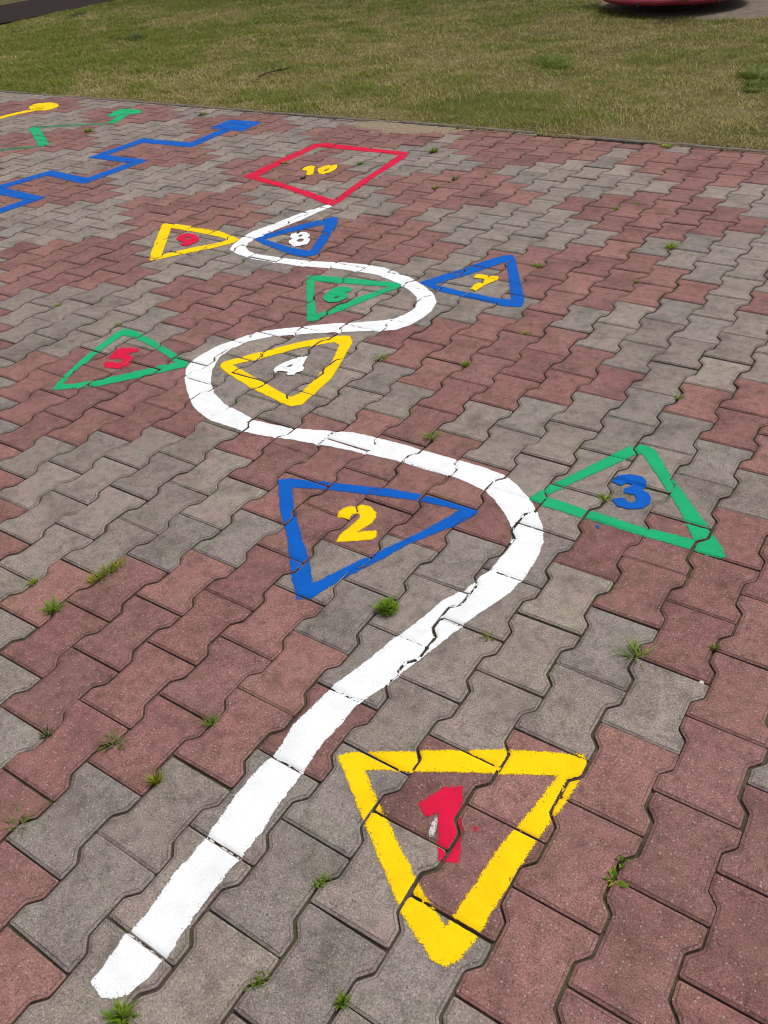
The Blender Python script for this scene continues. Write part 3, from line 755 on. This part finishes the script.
def twig():
    a, b = survey([(259, 79), (287, 69.5)]); V = []; Fc = []
    def rod(p, q, r0, r1):
        p = Vector(p); q = Vector(q); d = (q-p).normalized(); s = d.orthogonal().normalized(); t = d.cross(s); i = len(V)
        for c, r in ((p, r0), (q, r1)):
            for k in range(6):
                an = k*math.pi/3; V.append(tuple(c+s*r*math.cos(an)+t*r*math.sin(an)))
        for k in range(6): Fc.append((i+k, i+(k+1) % 6, i+6+(k+1) % 6, i+6+k))
        Fc.append(tuple(i+k for k in range(6))[::-1]); Fc.append(tuple(i+6+k for k in range(6)))
    L = b-a; ln = np.linalg.norm(L); c = (a+b)/2
    pts = [np.array([*(a-c+L*t), .018+.008*math.sin(5*t)]) for t in np.linspace(0, 1, 6)]
    for k in range(5): rod(pts[k], pts[k+1], .0065-.0008*k, .0057-.0008*k)
    n = np.array([-L[1], L[0], 0])/ln
    for t, sd_, l in ((.25, 1, .16), (.42, -1, .13), (.6, 1, .18), (.68, -1, .14), (.82, 1, .10)):
        k = int(t*5); p = pts[k]+(pts[k+1]-pts[k])*(t*5-k)
        e = p+n*sd_*l*.75+np.array([*(L/ln*l*.6), .015]); rod(p, e, .004, .002)
        rod((p+e)/2, (p+e)/2+np.array([*(L/ln*l*.4), .02])+n*sd_*l*.1, .003, .0015)
    o = link('twig', V, Fc, mat_simple('dark_bark', (.040, .036, .026), .9, .3, 90, .4))
    o.location = (c[0], c[1], float(lawn_z(np.array([c[0]]), np.array([c[1]]))[0])); tag(o, 'dark forked twig lying on the lawn behind the red square', 'twig')
twig()

# ------------------------------------------------------------------ roundabout
def lathe(prof, n=72):
    V = []; Fc = []; k = len(prof)
    for i in range(n):
        a = 2*math.pi*i/n
        V += [(r*math.cos(a), r*math.sin(a), z) for r, z in prof]
    for i in range(n):
        j = (i+1) % n
        for q in range(k-1): Fc.append((i*k+q, j*k+q, j*k+q+1, i*k+q+1))
    return V, Fc
def tube(path, r, n=10):
    V = []; Fc = []; P = [Vector(p) for p in path]
    for i, p in enumerate(P):
        d = ((P[min(i+1, len(P)-1)]-P[max(i-1, 0)])).normalized(); s = d.orthogonal().normalized() if i == 0 else (s-d*s.dot(d)).normalized(); t = d.cross(s)
        for k in range(n):
            a = 2*math.pi*k/n; V.append(tuple(p+s*r*math.cos(a)+t*r*math.sin(a)))
    for i in range(len(P)-1):
        for k in range(n): Fc.append((i*n+k, i*n+(k+1) % n, (i+1)*n+(k+1) % n, (i+1)*n+k))
    Fc.append(tuple(range(n))[::-1]); Fc.append(tuple((len(P)-1)*n+k for k in range(n)))
    return V, Fc
red_paint = mat_simple('red_metal_paint', (.26, .012, .035), .45, .25, 12, .15, .45)
deck_m = mat_simple('grey_deck_sheet', (.20, .195, .19), .7, .25, 9, .2, .4)
dark_m = mat_simple('dark_steel', (.03, .028, .026), .6, .3, 30, .2, .4)
brown_m = mat_simple('orange_brown_wood', (.24, .11, .035), .7, .3, 20, .3)
zg = float(lawn_z(np.array([RB[0]]), np.array([RB[1]]))[0])
rb = tag(empty('roundabout', (RB[0], RB[1], zg)), 'low playground roundabout with red rim and grey deck on bare sand', 'roundabout')
R0 = .775
ringp = [(R0-.030+.030*math.cos(a), .135+.030*math.sin(a)) for a in np.linspace(0, 2*math.pi, 15)]
V, Fc = lathe(ringp, 96); link('rim', V, Fc, red_paint, rb, True)
V, Fc = lathe([(.001, .158), (R0-.10, .155), (R0-.034, .150), (R0-.034, .140), (.001, .135)], 96); link('deck', V, Fc, deck_m, rb)
V, Fc = lathe([(.001, .134), (.16, .134), (.16, .06), (.24, .05), (.24, -.03)], 32); link('pivot', V, Fc, dark_m, rb)
for k in range(6):
    a = k*math.pi/3+.35; c, s = math.cos(a), math.sin(a)
    V, Fc = tube([(.15*c, .15*s, .115), (.78*c, .78*s, .118)], .018); link('spoke', V, Fc, dark_m, rb)
V, Fc = lathe([(.001, .95), (.035, .95), (.035, .16), (.06, .159)], 24); link('centre_post', V, Fc, red_paint, rb, True)
V, Fc = lathe([(.20+.016*math.cos(a), .90+.016*math.sin(a)) for a in np.linspace(0, 2*math.pi, 11)], 40); hw_ = link('hand_wheel', V, Fc, red_paint, rb, True)
for k in range(3):
    a = k*2*math.pi/3; V, Fc = tube([(.03*math.cos(a), .03*math.sin(a), .9), (.195*math.cos(a), .195*math.sin(a), .9)], .010); link('wheel_spoke', V, Fc, red_paint, hw_)
fr = survey([(686, 2)], .16)[0]-RB; a0 = math.atan2(fr[1], fr[0])
for k in range(3):
    a = a0+k*2*math.pi/3; rr = float(np.linalg.norm(fr)); cx, cy = rr*math.cos(a), rr*math.sin(a)
    V, Fc = tube([(cx, cy, .156), (cx*.99, cy*.99, .30), (cx*.96, cy*.96, .36)], .028, 12); sp = link('seat_post', V, Fc, brown_m, rb, True)
    tx, ty = -math.sin(a), math.cos(a); n0 = np.array([math.cos(a), math.sin(a)])
    V = []; 
    for z, s in ((.36, .95), (.372, 1.0), (.388, 1.0), (.398, .94)):
        for t in np.linspace(0, 2*math.pi, 20, endpoint=False):
            e = np.array([tx, ty])*math.cos(t)*.19*s+n0*math.sin(t)*.13*s; V.append((cx*.9+e[0], cy*.9+e[1], z))
    Fc = [(q*20+i, q*20+(i+1) % 20, q*20+20+(i+1) % 20, q*20+20+i) for q in range(3) for i in range(20)]+[tuple(range(20))[::-1], tuple(range(60, 80))]
    link('seat', V, Fc, brown_m, rb)
